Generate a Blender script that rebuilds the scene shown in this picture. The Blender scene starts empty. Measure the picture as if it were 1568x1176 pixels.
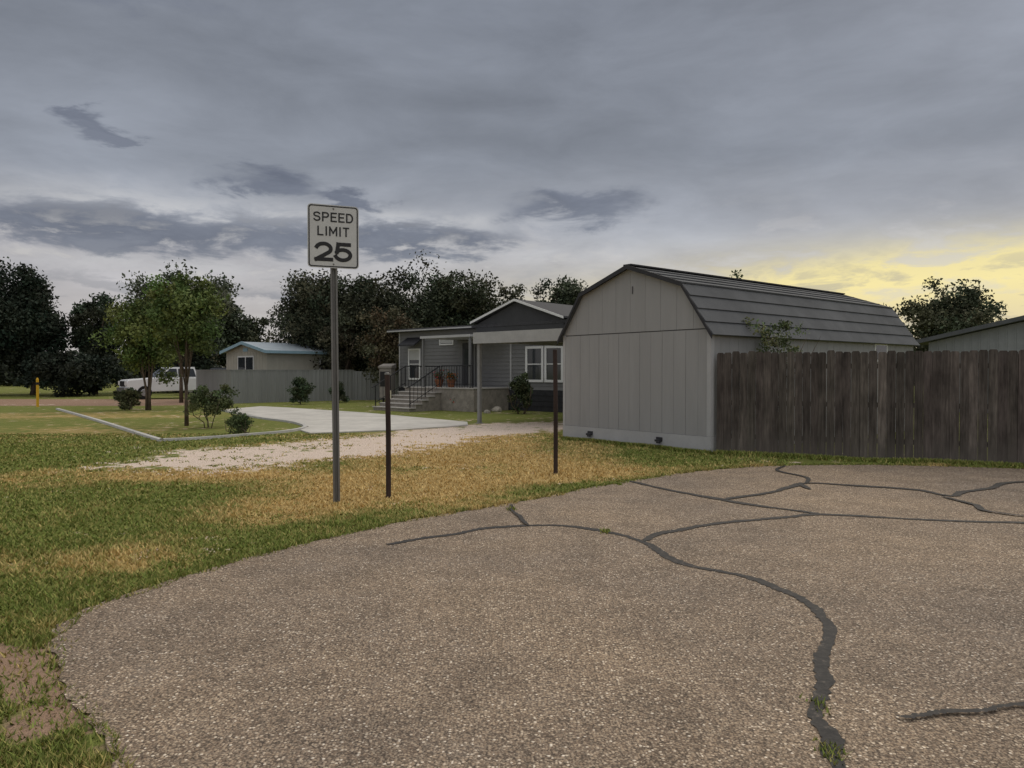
import bpy, bmesh, math, random
import numpy as np
from mathutils import Vector, Matrix
random.seed(7); RNG=np.random.default_rng(7)
scene=bpy.context.scene
R=math.radians

# ------------------------------------------------------------------ node helpers
def ND(nt,t,props=None,ins=None):
    n=nt.nodes.new(t)
    for k,v in (props or {}).items(): setattr(n,k,v)
    for k,v in (ins or {}).items():
        if isinstance(v,bpy.types.NodeSocket): nt.links.new(v,n.inputs[k])
        else: n.inputs[k].default_value=v
    return n
def M(nt,op,a,b=None,c=None,clamp=False):
    ins={0:a}
    if b is not None: ins[1]=b
    if c is not None: ins[2]=c
    return ND(nt,'ShaderNodeMath',{'operation':op,'use_clamp':clamp},ins).outputs[0]
def MIX(nt,f,a,b,blend='MIX'):
    def c(v): return v if isinstance(v,bpy.types.NodeSocket) else (v[0],v[1],v[2],1)
    return ND(nt,'ShaderNodeMix',{'data_type':'RGBA','blend_type':blend},{0:f,6:c(a),7:c(b)}).outputs[2]
def RAMP(nt,f,stops,interp='LINEAR'):
    n=ND(nt,'ShaderNodeValToRGB',None,{0:f}); cr=n.color_ramp; cr.interpolation=interp
    while len(cr.elements)<len(stops): cr.elements.new(0.5)
    for e,(p,c) in zip(cr.elements,stops):
        e.position=p; e.color=(c,c,c,1) if not hasattr(c,'__len__') else (c[0],c[1],c[2],1)
    return n.outputs[0]
def NOISE(nt,vec,scale,detail=4,rough=.55,dist=0):
    return ND(nt,'ShaderNodeTexNoise',None,{'Vector':vec,'Scale':scale,'Detail':detail,'Roughness':rough,'Distortion':dist}).outputs[0]
def MAPV(nt,vec,scale=(1,1,1),loc=(0,0,0),rot=(0,0,0)):
    return ND(nt,'ShaderNodeMapping',None,{'Vector':vec,'Scale':scale,'Location':loc,'Rotation':rot}).outputs[0]
def newmat(name,rough=.9,spec=.3,metal=0):
    m=bpy.data.materials.new(name); m.use_nodes=True; nt=m.node_tree
    b=nt.nodes['Principled BSDF']; b.inputs['Roughness'].default_value=rough
    b.inputs['Specular IOR Level'].default_value=spec; b.inputs['Metallic'].default_value=metal
    return m,nt,b
def OBJ(nt): return nt.nodes.new('ShaderNodeTexCoord').outputs['Object']
def bump(nt,b,h,strength=.3,dist=.01):
    n=ND(nt,'ShaderNodeBump',None,{'Height':h,'Strength':strength,'Distance':dist}); nt.links.new(n.outputs[0],b.inputs['Normal'])
def simple(name,col,var=.12,scale=3,rough=.85,spec=.3,metal=0,streak=False,bmp=0.0):
    m,nt,b=newmat(name,rough,spec,metal)
    v=OBJ(nt)
    if streak: v=MAPV(nt,v,(1,1,.12))
    n=NOISE(nt,v,scale,3,.65)
    n2=NOISE(nt,v,scale*9,2,.6)
    f=M(nt,'ADD',M(nt,'MULTIPLY',n,.7),M(nt,'MULTIPLY',n2,.3))
    lo=[c*(1-var*1.6) for c in col]; hi=[c*(1+var*1.6) for c in col]
    nt.links.new(RAMP(nt,f,[(.3,lo),(.7,hi)]),b.inputs['Base Color'])
    if bmp: bump(nt,b,n2,bmp,.01)
    return m

# ------------------------------------------------------------------ mesh helpers
def link(o,parent=None):
    scene.collection.objects.link(o)
    if parent: o.parent=parent
    return o
def empty(name,loc=(0,0,0),rz=0):
    e=bpy.data.objects.new(name,None); e.empty_display_size=.3; e.location=loc; e.rotation_euler=(0,0,rz); return link(e)
class MB:
    def __init__(s): s.v=[];s.f=[];s.m=[]
    def face(s,pts,mi=0):
        b=len(s.v); s.v+= [tuple(p) for p in pts]; s.f.append(tuple(range(b,b+len(pts)))); s.m.append(mi)
    def box(s,c,d,mi=0,rot=None):
        b=len(s.v); hx,hy,hz=d[0]/2,d[1]/2,d[2]/2
        P=[Vector((x,y,z)) for x in(-hx,hx) for y in(-hy,hy) for z in(-hz,hz)]
        if rot is not None: P=[rot@p for p in P]
        s.v+=[(p.x+c[0],p.y+c[1],p.z+c[2]) for p in P]
        for q in((0,1,3,2),(4,6,7,5),(0,4,5,1),(2,3,7,6),(0,2,6,4),(1,5,7,3)):
            s.f.append(tuple(b+i for i in q)); s.m.append(mi)
    def bb(s,x0,x1,y0,y1,z0,z1,mi=0): s.box(((x0+x1)/2,(y0+y1)/2,(z0+z1)/2),(x1-x0,y1-y0,z1-z0),mi)
    def prism(s,poly,ext,mi=0):
        n=len(poly); b=len(s.v); e=Vector(ext)
        s.v+=[tuple(p) for p in poly]+[tuple(Vector(p)+e) for p in poly]
        s.f.append(tuple(b+i for i in range(n))[::-1]); s.m.append(mi)
        s.f.append(tuple(b+n+i for i in range(n))); s.m.append(mi)
        for i in range(n):
            j=(i+1)%n; s.f.append((b+i,b+j,b+n+j,b+n+i)); s.m.append(mi)
    def tube(s,pts,rad,n=8,mi=0,cap=True):
        b=len(s.v); pts=[Vector(p) for p in pts]
        for i,p in enumerate(pts):
            t=(pts[min(i+1,len(pts)-1)]-pts[max(i-1,0)]).normalized()
            u=t.cross(Vector((0,0,1)) if abs(t.z)<.9 else Vector((1,0,0))).normalized(); w=t.cross(u)
            for k in range(n):
                a=2*math.pi*k/n; q=p+(u*math.cos(a)+w*math.sin(a))*rad[i]; s.v.append(tuple(q))
        for i in range(len(pts)-1):
            for k in range(n):
                s.f.append((b+i*n+k,b+i*n+(k+1)%n,b+(i+1)*n+(k+1)%n,b+(i+1)*n+k)); s.m.append(mi)
        if cap:
            s.f.append(tuple(b+k for k in range(n))); s.m.append(mi)
            s.f.append(tuple(b+(len(pts)-1)*n+k for k in range(n))[::-1]); s.m.append(mi)
    def obj(s,name,mats,parent=None,bevel=0,smooth=False,loc=None,rz=0):
        me=bpy.data.meshes.new(name); me.from_pydata(s.v,[],s.f)
        for m in (mats if isinstance(mats,list) else [mats]): me.materials.append(m)
        me.polygons.foreach_set('material_index',s.m)
        if smooth: me.polygons.foreach_set('use_smooth',[True]*len(s.f))
        me.update()
        bm=bmesh.new(); bm.from_mesh(me); bmesh.ops.recalc_face_normals(bm,faces=bm.faces); bm.to_mesh(me); bm.free()
        o=bpy.data.objects.new(name,me); link(o,parent)
        if loc is not None: o.location=loc
        o.rotation_euler=(0,0,rz)
        if bevel:
            bv=o.modifiers.new('bevel','BEVEL'); bv.width=bevel; bv.segments=2; bv.limit_method='ANGLE'
        return o
def np_mesh(name,V,nper,C,mat,parent=None):
    nf=len(V)//nper; me=bpy.data.meshes.new(name)
    me.vertices.add(len(V)); me.vertices.foreach_set('co',V.astype(np.float32).ravel())
    me.loops.add(len(V)); me.loops.foreach_set('vertex_index',np.arange(len(V),dtype=np.int32))
    me.polygons.add(nf); me.polygons.foreach_set('loop_start',np.arange(0,len(V),nper,dtype=np.int32))
    me.polygons.foreach_set('loop_total',np.full(nf,nper,dtype=np.int32))
    me.update(calc_edges=True)
    a=me.color_attributes.new('Col','FLOAT_COLOR','POINT')
    a.data.foreach_set('color',np.hstack([C,np.ones((len(C),1))]).astype(np.float32).ravel())
    me.materials.append(mat); o=bpy.data.objects.new(name,me); return link(o,parent)
def inpoly(X,Y,poly):
    r=np.zeros(X.shape,bool); n=len(poly)
    for i in range(n):
        x1,y1=poly[i]; x2,y2=poly[(i+1)%n]
        if y1==y2: continue
        c=((y1>Y)!=(y2>Y))&(X<(x2-x1)*(Y-y1)/(y2-y1)+x1); r^=c
    return r
def dline(X,Y,poly,closed=False):
    D=np.full(X.shape,1e9); n=len(poly)
    for i in range(n if closed else n-1):
        x1,y1=poly[i]; x2,y2=poly[(i+1)%n]; dx,dy=x2-x1,y2-y1
        t=np.clip(((X-x1)*dx+(Y-y1)*dy)/(dx*dx+dy*dy),0,1)
        D=np.minimum(D,np.hypot(X-x1-t*dx,Y-y1-t*dy))
    return D
def attr_mat(name,rough=.8,spec=.2):
    m,nt,b=newmat(name,rough,spec)
    a=ND(nt,'ShaderNodeAttribute',{'attribute_name':'Col'}).outputs['Color']
    nt.links.new(a,b.inputs['Base Color'])
    return m

# ------------------------------------------------------------------ site layout (metres; viewer stands at the origin, +Y ahead)
EDGE=[(-6,-8),(-2.0,-2),(-1.0,1.0),(-1.3,2.2),(-1.62,2.98),(-2.0,3.41),(-2.36,3.84),(-2.74,4.38),(-2.86,4.85),(-2.72,5.35),(-2.29,6.22),(-1.87,6.89),
      (-1.136,7.84),(-.26,8.66),(.376,9.3),(1.0,10.05),(1.71,10.7),(2.9,11.75),(4.23,12.45),(6.1,12.6),(8.4,12.1),(14,9.8),(20,7.2),(32,2)]
GRAVEL=[(-6.9,12.3),(-6.8,14.8),(-5.0,16.6),(-3.7,18.9),(-1.7,22.2),(1.3,23.4),(2.5,23),(2.4,21),(1.1,19.9),(-.8,17.5),(-2.0,14.6),(-3.5,13.0),(-4.7,11.7)]
def G(X,Y,x,y,sx,sy,a=0):
    c,s=math.cos(a),math.sin(a); u=(X-x)*c+(Y-y)*s; v=-(X-x)*s+(Y-y)*c
    return np.exp(-(u/sx)**2-(v/sy)**2)
def zones(X,Y):
    dry=.98*G(X,Y,-1.7,9.8,1.7,1.3,.3)+.8*G(X,Y,-.6,13.2,2.2,2.4)+.65*G(X,Y,1.3,11.6,1.3,.9,.6)+.7*G(X,Y,-4.9,11.3,2.6,.6)+.6*G(X,Y,-2.7,8.2,.6,.7)\
        +.5*G(X,Y,-3.2,6.2,.6,.45)+.35*G(X,Y,-12,20,3,2)+.4*G(X,Y,-16,27,5,2.5)+.4*G(X,Y,-8.5,10.6,2.5,.6)+.3*G(X,Y,-4.5,5.5,.7,.3)+.6*G(X,Y,-1,17,2.5,2.5)
    g=-.5*G(X,Y,-4.6,8.6,1.4,.9)-.5*G(X,Y,-1.9,7.4,.8,.35,.9)-.5*G(X,Y,.6,10.2,.8,.35,.8)-.5*G(X,Y,-9,14,2.5,2)
    ins=inpoly(X,Y,GRAVEL); d=dline(X,Y,GRAVEL,True); grav=np.clip(.5+np.where(ins,d,-d)/1.6,0,1)
    dry=np.clip(dry+g+.16+.35*np.clip(grav*1.6,0,1),0,1)
    ed=dline(X,Y,EDGE)
    dirt=1.1*G(X,Y,-2.72,3.98,.56,.22,-.74)+.8*G(X,Y,-2.15,3.28,.35,.13,-.8)+.5*np.exp(-(ed/.08)**2)
    road=np.clip((Y-33.5)/2,0,1)*np.clip((44-Y)/2,0,1)*np.clip((-14-X)/3,0,1)
    dirt=np.clip(dirt+road*.95,0,1)
    return dry,grav,dirt

# ------------------------------------------------------------------ ground sheet
xs=np.concatenate([[-1500,-600,-250,-120,-80,-60],np.arange(-48,-8,.4),np.arange(-8,4,.125),np.arange(4,16,.4),[18,22,28,40,80,250,600,1500]])
ys=np.concatenate([[-1500,-500,-150,-50,-20,-8],np.arange(-2,2,.4),np.arange(2,24,.125),np.arange(24,48,.4),[50,55,62,75,95,150,300,700,1500]])
XX,YY=np.meshgrid(xs,ys); nx,ny=len(xs),len(ys)
dry,grav,dirt=zones(XX,YY)
me=bpy.data.meshes.new('ground')
ZZ=np.zeros_like(XX)
idx=np.arange(nx*ny).reshape(ny,nx)
F=np.stack([idx[:-1,:-1],idx[:-1,1:],idx[1:,1:],idx[1:,:-1]],-1).reshape(-1,4)
me.from_pydata(np.stack([XX,YY,ZZ],-1).reshape(-1,3).tolist(),[],F.tolist())
a=me.color_attributes.new('Zone','FLOAT_COLOR','POINT')
a.data.foreach_set('color',np.stack([dry,grav,dirt,np.ones_like(dry)],-1).astype(np.float32).ravel())
m,nt,b=newmat('lawn_soil',.95,.1); v=OBJ(nt)
z=ND(nt,'ShaderNodeSeparateColor',None,{0:ND(nt,'ShaderNodeAttribute',{'attribute_name':'Zone'}).outputs['Color']}).outputs
nb=NOISE(nt,v,.55,3,.6); nm=NOISE(nt,v,3.2,4,.65); nf=NOISE(nt,v,38,2,.7); nff=NOISE(nt,v,140,1,.7)
green=MIX(nt,RAMP(nt,nf,[(.3,0),(.7,1)]),(.095,.125,.03),(.215,.24,.062))
green=MIX(nt,RAMP(nt,nm,[(.35,0),(.7,.55)]),green,(.24,.225,.07))
tan=MIX(nt,RAMP(nt,nf,[(.3,0),(.7,1)]),(.33,.225,.09),(.58,.42,.18))
df=M(nt,'ADD',M(nt,'MULTIPLY',z[0],1.1),M(nt,'ADD',M(nt,'MULTIPLY',M(nt,'SUBTRACT',nm,.5),1.5),M(nt,'MULTIPLY',M(nt,'SUBTRACT',nb,.5),1.2)))
c=MIX(nt,RAMP(nt,df,[(.3,0),(.75,1)]),green,tan)
soil=MIX(nt,nf,(.24,.15,.105),(.40,.28,.20))
c=MIX(nt,RAMP(nt,M(nt,'ADD',z[2],M(nt,'MULTIPLY',M(nt,'SUBTRACT',nm,.5),.9)),[(.38,0),(.6,1)]),c,soil)
gm=M(nt,'ADD',z[1],M(nt,'ADD',M(nt,'MULTIPLY',M(nt,'SUBTRACT',nm,.5),3.0),M(nt,'ADD',M(nt,'MULTIPLY',M(nt,'SUBTRACT',nb,.5),1.8),M(nt,'MULTIPLY',M(nt,'SUBTRACT',nf,.5),.7))))
gcol=MIX(nt,RAMP(nt,nf,[(.35,0),(.6,1)]),(.46,.32,.25),(.84,.73,.63))
c=MIX(nt,RAMP(nt,gm,[(.42,0),(.54,.5),(.66,1)]),c,gcol)
c=MIX(nt,1,c,RAMP(nt,nff,[(.3,.65),(.7,1.2)]),'MULTIPLY')
nt.links.new(c,b.inputs['Base Color']); bump(nt,b,nf,.8,.03)
me.materials.append(m); link(bpy.data.objects.new('ground',me))

# ------------------------------------------------------------------ asphalt
def fine(poly,step,jit,seed):
    r=random.Random(seed); out=[]
    for (x1,y1),(x2,y2) in zip(poly[:-1],poly[1:]):
        L=math.hypot(x2-x1,y2-y1); n=max(1,int(L/step)) if L<7 else max(1,int(L/.4))
        for k in range(n):
            t=k/n; out.append((x1+(x2-x1)*t+r.gauss(0,jit),y1+(y2-y1)*t+r.gauss(0,jit)))
    out.append(poly[-1]); return out
def catmull(P,n=6):
    out=[]
    for i in range(len(P)-1):
        p0=P[max(i-1,0)];p1=P[i];p2=P[i+1];p3=P[min(i+2,len(P)-1)]
        for k in range(n):
            t=k/n; out.append(tuple(.5*((2*p1[j])+(-p0[j]+p2[j])*t+(2*p0[j]-5*p1[j]+4*p2[j]-p3[j])*t*t+(-p0[j]+3*p1[j]-3*p2[j]+p3[j])*t**3) for j in(0,1)))
    out.append(P[-1]); return out
edgef=fine(catmull(EDGE[1:-1],3),.06,.018,3)
mb=MB(); poly=[EDGE[0]]+edgef+[EDGE[-1],(32,-25),(-6,-25)]
mb.face([(x,y,.012) for x,y in poly])
m,nt,b=newmat('chip_seal_asphalt',.9,.25); v=OBJ(nt)
vo=ND(nt,'ShaderNodeTexVoronoi',None,{'Vector':v,'Scale':66,'Randomness':1})
vo2=ND(nt,'ShaderNodeTexVoronoi',None,{'Vector':v,'Scale':137})
rc=ND(nt,'ShaderNodeSeparateColor',None,{0:vo.outputs['Color']}).outputs
rc2=ND(nt,'ShaderNodeSeparateColor',None,{0:vo2.outputs['Color']}).outputs
st=RAMP(nt,rc[0],[(0,(.16,.12,.092)),(.3,(.26,.20,.15)),(.6,(.36,.28,.205)),(.84,(.47,.38,.29)),(.94,(.68,.59,.48)),(1,(.84,.77,.67))])
st2=RAMP(nt,rc2[1],[(0,(.10,.078,.062)),(.6,(.25,.195,.148)),(1,(.50,.42,.33))])
c=MIX(nt,RAMP(nt,vo.outputs['Distance'],[(.36,0),(.5,1)]),st,st2)
c=MIX(nt,RAMP(nt,vo.outputs['Distance'],[(.48,0),(.85,.55)]),c,(.06,.05,.042))
big=NOISE(nt,v,.35,3,.6); mid=NOISE(nt,v,2.2,4,.65)
c=MIX(nt,1,c,RAMP(nt,big,[(.3,(.78,.77,.78)),(.7,(1.16,1.09,.99))]),'MULTIPLY')
c=MIX(nt,1,c,RAMP(nt,mid,[(.3,.80),(.7,1.16)]),'MULTIPLY')
c=MIX(nt,RAMP(nt,mid,[(.58,0),(.75,.35)]),c,(.14,.125,.11))
nt.links.new(c,b.inputs['Base Color']); bump(nt,b,M(nt,'SUBTRACT',1.0,vo.outputs['Distance']),.8,.010)
mb.obj('asphalt_road',m)

# crack sealant
tar,nt,b=newmat('crack_sealant',.75,.3); v=OBJ(nt)
nz=NOISE(nt,v,25,4,.7)
nt.links.new(RAMP(nt,nz,[(.35,(.022,.021,.021)),(.60,(.045,.041,.038)),(.74,(.16,.13,.105))]),b.inputs['Base Color']); bump(nt,b,nz,.5,.01)
CR=[([(-1.16,6.78),(-.9,6.95),(-.535,7.22),(-.29,7.45),(.107,7.58),(.576,7.58),(.94,7.27),(1.22,6.89),(1.35,6.22),(1.636,5.86),(1.89,5.56),(2.01,5.16),(2.01,4.75),(1.85,4.3),(1.624,3.845),(1.45,3.476),(1.37,3.17),(1.33,2.98),(1.3,2.4),(1.38,1.6)],.095),
    ([(1.22,6.89),(1.45,7.2),(1.75,7.45),(2.31,7.77),(2.95,8.01),(3.45,8.19),(4.3,7.91),(5.36,7.74),(7,7.5),(9,7.6)],.105),
    ([(1.67,10.7),(2.2,9.74),(2.67,9.01),(3.12,8.5),(3.45,8.19)],.12),
    ([(2.6,9.1),(3.39,9.68),(3.8,10.1),(4.17,10.47),(4.69,10.29),(5.39,9.9),(5.6,9.4),(6.0,9.75),(6.58,10.1),(7.34,10.6),(9,10.6)],.12),
    ([(4.17,10.47),(4.4,11.1),(4.25,11.84),(4.6,12.4)],.08),([(4.1,10.5),(4.0,9.9)],.10),
    ([(5.44,9.34),(5.5,8.8),(5.38,8.38),(5.7,7.9),(5.6,7.7)],.09),
    ([(1.76,3.35),(1.93,3.38),(2.157,3.41),(2.4,3.46),(3,3.45),(4,3.7)],.045),([(-.02,8.75),(.007,8.38),(.1,7.9),(.17,7.58)],.05)]
mb=MB()
for ci,(P,w) in enumerate(CR):
    r=random.Random(ci+5); Q=catmull(P,14); zz=.0165+.0016*ci; pv=None; ph=r.random()*6
    for i,p in enumerate(Q):
        a_=Q[max(i-1,0)]; c_=Q[min(i+1,len(Q)-1)]; dx,dy=c_[0]-a_[0],c_[1]-a_[1]; L=math.hypot(dx,dy) or 1
        wl=w*.5*(.78+.22*math.sin(i*.21+ph)+.1*math.sin(i*.53+ph)+r.uniform(-.18,.2)); wr=w*.5*(.78+.2*math.sin(i*.17+ph*2)+r.uniform(-.18,.2))
        if i<3 or i>len(Q)-4: wl*=.5; wr*=.5
        ox=r.gauss(0,.004)+.012*math.sin(i*.27+ph); px,py=p[0]-dy/L*ox,p[1]+dx/L*ox
        cur=((px-dy/L*wl,py+dx/L*wl,zz),(px+dy/L*wr,py-dx/L*wr,zz))
        if pv: mb.face([pv[0],pv[1],cur[1],cur[0]])
        pv=cur
mb.obj('pavement_crack_sealant',tar)

# ------------------------------------------------------------------ concrete driveway and kerb
conc=simple('concrete',(.50,.48,.445),.13,.9,.9,.2,bmp=.2)
mb=MB()
dv=[(-11.9,30.7),(-11.4,33.5),(-9.83,32.3),(-5.6,28.3),(-1.4,23.1),(-1.3,21.8),(-1.79,21.2),(-3.24,19.9),(-5.15,18.9),(-5.7,19.9),(-5.8,21.1),(-6.8,23.2),(-8.6,25.5)]
mb.prism([(x,y,.004) for x,y in dv],(0,0,.03)); mb.obj('concrete_driveway',conc)
kerbm=simple('kerb_concrete',(.46,.45,.43),.12,3,.9,.2)
K=catmull([(-19.2,31.2),(-13.5,24),(-8.5,17.5),(-8.0,17.05),(-7.3,17.5),(-6.4,18.7),(-5.9,19.6),(-5.9,21.1),(-6.95,23.2),(-8.75,25.4),(-12.0,30.4)],5)
mb=MB(); pv=None
for i,p in enumerate(K):
    a_=K[max(i-1,0)]; c_=K[min(i+1,len(K)-1)]; dx,dy=c_[0]-a_[0],c_[1]-a_[1]; L=math.hypot(dx,dy)
    cur=[(p[0]-dy/L*o,p[1]+dx/L*o,zz) for o,zz in((.062,-.02),(.055,.06),(-.055,.06),(-.062,-.02))]
    if pv:
        for k in range(3): mb.face([pv[k],pv[k+1],cur[k+1],cur[k]])
    pv=cur
mb.obj('concrete_kerb',kerbm)

# ------------------------------------------------------------------ grass blades (single mesh)
def shed_foot(X,Y):
    u=(X-3.87)*.771+(Y-14.4)*.636; w=-(X-3.87)*.636+(Y-14.4)*.771
    return (u>-.02)&(u<9.3)&(w>-.02)&(w<4.2)
N1=290000
Y=np.exp(RNG.uniform(math.log(2.4),math.log(19),N1)); X=RNG.uniform(-.76,.40,N1)*Y-.3
ef=np.array(edgef); ef=ef[(ef[:,1]>2)&(ef[:,1]<13)&(ef[:,0]<12)]
k=RNG.integers(0,len(ef),22000); Xe=ef[k,0]+RNG.normal(0,.06,22000); Ye=ef[k,1]+RNG.normal(0,.06,22000)
t=RNG.uniform(0,1,16000); Xf=3.9+t*9.3; Yf=14.34-t*4.0-np.abs(RNG.normal(0,.13,16000))
s_=RNG.uniform(0,1,7000); Xs=1.23+2.64*s_-.05*np.abs(RNG.normal(0,1,7000)); Ys=17.6-3.2*s_-.07*np.abs(RNG.normal(0,1,7000))
tufts=[(.93,7.3,60),(1.45,3.5,40),(1.33,3.05,80),(.0,8.5,50),(1.5,10.4,60)]
Xt=np.concatenate([RNG.normal(x,.025,q) for x,y,q in tufts]); Yt=np.concatenate([RNG.normal(y,.045,q) for x,y,q in tufts])
kind=np.concatenate([np.zeros(N1),np.ones(22000),np.full(16000,2),np.full(7000,3),np.full(len(Xt),4)])
X=np.concatenate([X,Xe,Xf,Xs,Xt]); Y=np.concatenate([Y,Ye,Yf,Ys,Yt])
inA=inpoly(X,Y,EDGE+[(32,-25),(-6,-25)]); ed=dline(X,Y,EDGE)
dry,grav,dirt=zones(X,Y)
def cheapnoise(X,Y,s,seed):
    r=np.random.default_rng(seed); o=np.zeros_like(X)
    for i in range(9):
        a_=r.uniform(0,6.28); f=s*r.uniform(.6,2.2); o+=np.sin((X*math.cos(a_)+Y*math.sin(a_))*f+r.uniform(0,6))
    return o/4.5
cn=cheapnoise(X,Y,2.2,1); cn2=cheapnoise(X,Y,9,2)
keep=((~inA)|((ed<.05+.05*cn2)&(RNG.random(len(X))<.6))|(kind==4))&(~shed_foot(X,Y))
keep&=~((grav+.4*cn+.35*cn2+RNG.normal(0,.15,len(X))>.6)&(kind==0))
keep&=~((dirt+.25*cn2>.5)&(RNG.random(len(X))<.85)&(kind<2))
X,Y,kind,dry,cn,cn2=[q[keep] for q in(X,Y,kind,dry,cn,cn2)]; n=len(X)
dist=np.hypot(X,Y)
h=RNG.uniform(.015,.042,n)*(1+.25*cn); h=np.where(kind==1,h*1.3,h); h=np.where(kind==2,h*2.4,h); h=np.where(kind==3,h*2.2,h)
w=(.0022+.0009*dist)*RNG.uniform(.7,1.3,n); a_=RNG.uniform(0,2*math.pi,n); lean=RNG.uniform(.2,1.3,n)*h; la=RNG.uniform(0,2*math.pi,n)
z0=np.where(kind==4,.012,0)
V=np.empty((n,3,3)); V[:,0]=np.stack([X-np.cos(a_)*w,Y-np.sin(a_)*w,z0],-1); V[:,1]=np.stack([X+np.cos(a_)*w,Y+np.sin(a_)*w,z0],-1)
V[:,2]=np.stack([X+np.cos(la)*lean,Y+np.sin(la)*lean,z0+h],-1)
f=np.clip(dry*1.1+.34*cn+.22*cn2+RNG.normal(0,.18,n),0,1); f=np.where(kind==4,.1,f); f=np.where((kind==2)|(kind==3),np.clip(f*.6,0,1),f)
f=np.clip((f-.26)/.55,0,1)[:,None]
gr=np.array([.175,.215,.048])*RNG.uniform(.6,1.4,(n,1)); gy=np.array([.34,.31,.10]); k=RNG.random((n,1))<.26; gr=np.where(k,gy,gr)
tn=np.array([.62,.45,.19])*RNG.uniform(.65,1.25,(n,1))
C=np.repeat(gr*(1-f)+tn*f,3,0)
np_mesh('grass',V.reshape(-1,3),3,C,attr_mat('grass_blades',.75))

# ------------------------------------------------------------------ foliage
leafm=attr_mat('leaf_foliage',.7,.15)
barkm=simple('bark',(.11,.085,.065),.3,6,.95,.1,bmp=.5)
def tree(name,loc,H,rx,zb,col,nc=70,nl=110,ls=.22,seed=0,tr=.16,stems=1,ry=None,conif=False,cr=.26,dens=1.0,flat=1.0):
    r=np.random.default_rng(seed+100); ry=ry or rx
    e=empty(name,loc); hz=(H-zb)/2; cz=zb+hz
    C_=[];
    ph=r.uniform(0,6.28,6)
    while len(C_)<nc:
        d=r.normal(size=3); d/=np.linalg.norm(d); rad=r.random()**(1/2.4)
        az=math.atan2(d[1],d[0]); lob=1+.16*math.sin(3*az+ph[0])+.16*math.sin(5*d[2]*2+ph[1]+az*2)+.10*math.sin(7*az+ph[2])
        p=d*rad*lob*.86
        if conif:
            k=1-.75*(p[2]*.5+.5)**1.2; p[0]*=k*1.25; p[1]*=k*1.25
        else:
            k=1+.12*p[2]; p[0]*=k; p[1]*=k
        C_.append((p[0]*rx,p[1]*ry,cz+p[2]*hz))
    C_=np.array(C_)
    sz=cr*min(rx,hz)*r.uniform(.6,1.3,nc)
    LV=[];LC=[]
    for i in range(nc):
        m_=int(nl*dens*r.uniform(.7,1.4))
        g=r.normal(size=(m_,3)); g/=np.linalg.norm(g,axis=1,keepdims=True); g*=(r.random((m_,1))**.6)*sz[i]*1.15; g[:,2]*=.8*flat
        P=C_[i]+g
        P[:,2]=np.maximum(P[:,2],.06)
        u=r.normal(size=(m_,3)); u/=np.linalg.norm(u,axis=1,keepdims=True); w_=np.cross(u,r.normal(size=(m_,3))); w_/=np.linalg.norm(w_,axis=1,keepdims=True)
        s=ls*1.12*r.uniform(.5,1.2,(m_,1))*.5
        q=np.stack([P-u*s,P+w_*s*.62,P+u*s,P-w_*s*.62],1)
        tone=r.uniform(.6,1.4); cc=np.array(col)*1.42*tone*r.uniform(.7,1.35,(m_,1)); 
        cc[:,0]*=r.uniform(.85,1.25)
        LV.append(q.reshape(-1,3)); LC.append(np.repeat(cc,4,0))
    np_mesh('foliage',np.vstack(LV),4,np.vstack(LC),leafm,e)
    mb=MB(); rr=random.Random(seed)
    for s in range(stems):
        ox,oy=(rr.uniform(-.25,.25),rr.uniform(-.25,.25)) if stems>1 else (0,0)
        bend=[(ox*.5,oy*.5,-.05),(ox*.8+rr.uniform(-.05,.05),oy*.8,zb*.5+.05),(ox*1.8,oy*1.8,zb+.25*hz),(ox*2.5+rr.uniform(-.2,.2)*rx,oy*2.5,zb+hz*1.2)]
        k=1/math.sqrt(stems); mb.tube(bend,[tr*1.25*k,tr*.95*k,tr*.7*k,tr*.2*k],8)
        for j in range(max(3,9//stems)):
            c=C_[rr.randrange(nc)]; a0=Vector(bend[1]).lerp(Vector(bend[2]),rr.random())
            md=a0.lerp(Vector(c),.5)+Vector((0,0,.08*hz)); mb.tube([a0,md,c],[tr*.45*k,tr*.28*k,tr*.07*k],5)
    mb.obj('trunk',barkm,e,smooth=True); return e
GG=(.070,.098,.030)
tree('pine_tree',(-36.8,50,0),9.7,3.6,.8,(.019,.028,.019),210,190,.23,1,.25,conif=False,cr=.31)
tree('pine_tree',(-33.0,51,0),8.9,2.6,.6,(.019,.028,.019),160,190,.23,2,.22,conif=True,cr=.36)
tree('pine_tree',(-41,49,0),9.4,3.2,.5,(.019,.028,.019),120,160,.24,3,.25,cr=.3)
tree('elm_tree',(-29.3,52,0),7.3,1.9,1.6,(.030,.040,.025),75,160,.23,4,.16,cr=.32)
tree('elm_tree',(-25.4,58,0),9.8,4.5,1.0,(.055,.066,.044),240,160,.25,5,.25,cr=.26)
tree('elm_tree',(-22.0,60,0),7.0,2.2,.8,(.038,.048,.03),90,150,.25,6,.2,cr=.29)
tree('cedar_shrub',(-35,45,0),3.0,3.6,.0,(.017,.023,.016),85,150,.22,7,.1,cr=.4)
tree('cedar_shrub',(-28.5,48.5,0),3.0,3.6,.0,(.017,.023,.016),90,150,.22,8,.1,cr=.4)
tree('cedar_shrub',(-25.2,56,0),3.4,3.2,.0,(.02,.026,.018),75,150,.22,9,.1,cr=.4)
tree('ornamental_tree',(-15.1,30.7,0),5.0,1.6,1.4,GG,85,160,.14,10,.09,stems=3,cr=.29)
tree('ornamental_tree',(-9.6,21.8,0),4.75,1.15,1.65,(.075,.104,.033),70,160,.105,11,.055,cr=.29)
tree('ornamental_tree',(-17.0,38,0),5.2,1.5,2.4,(.055,.072,.032),60,130,.17,12,.09,cr=.3)
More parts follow.
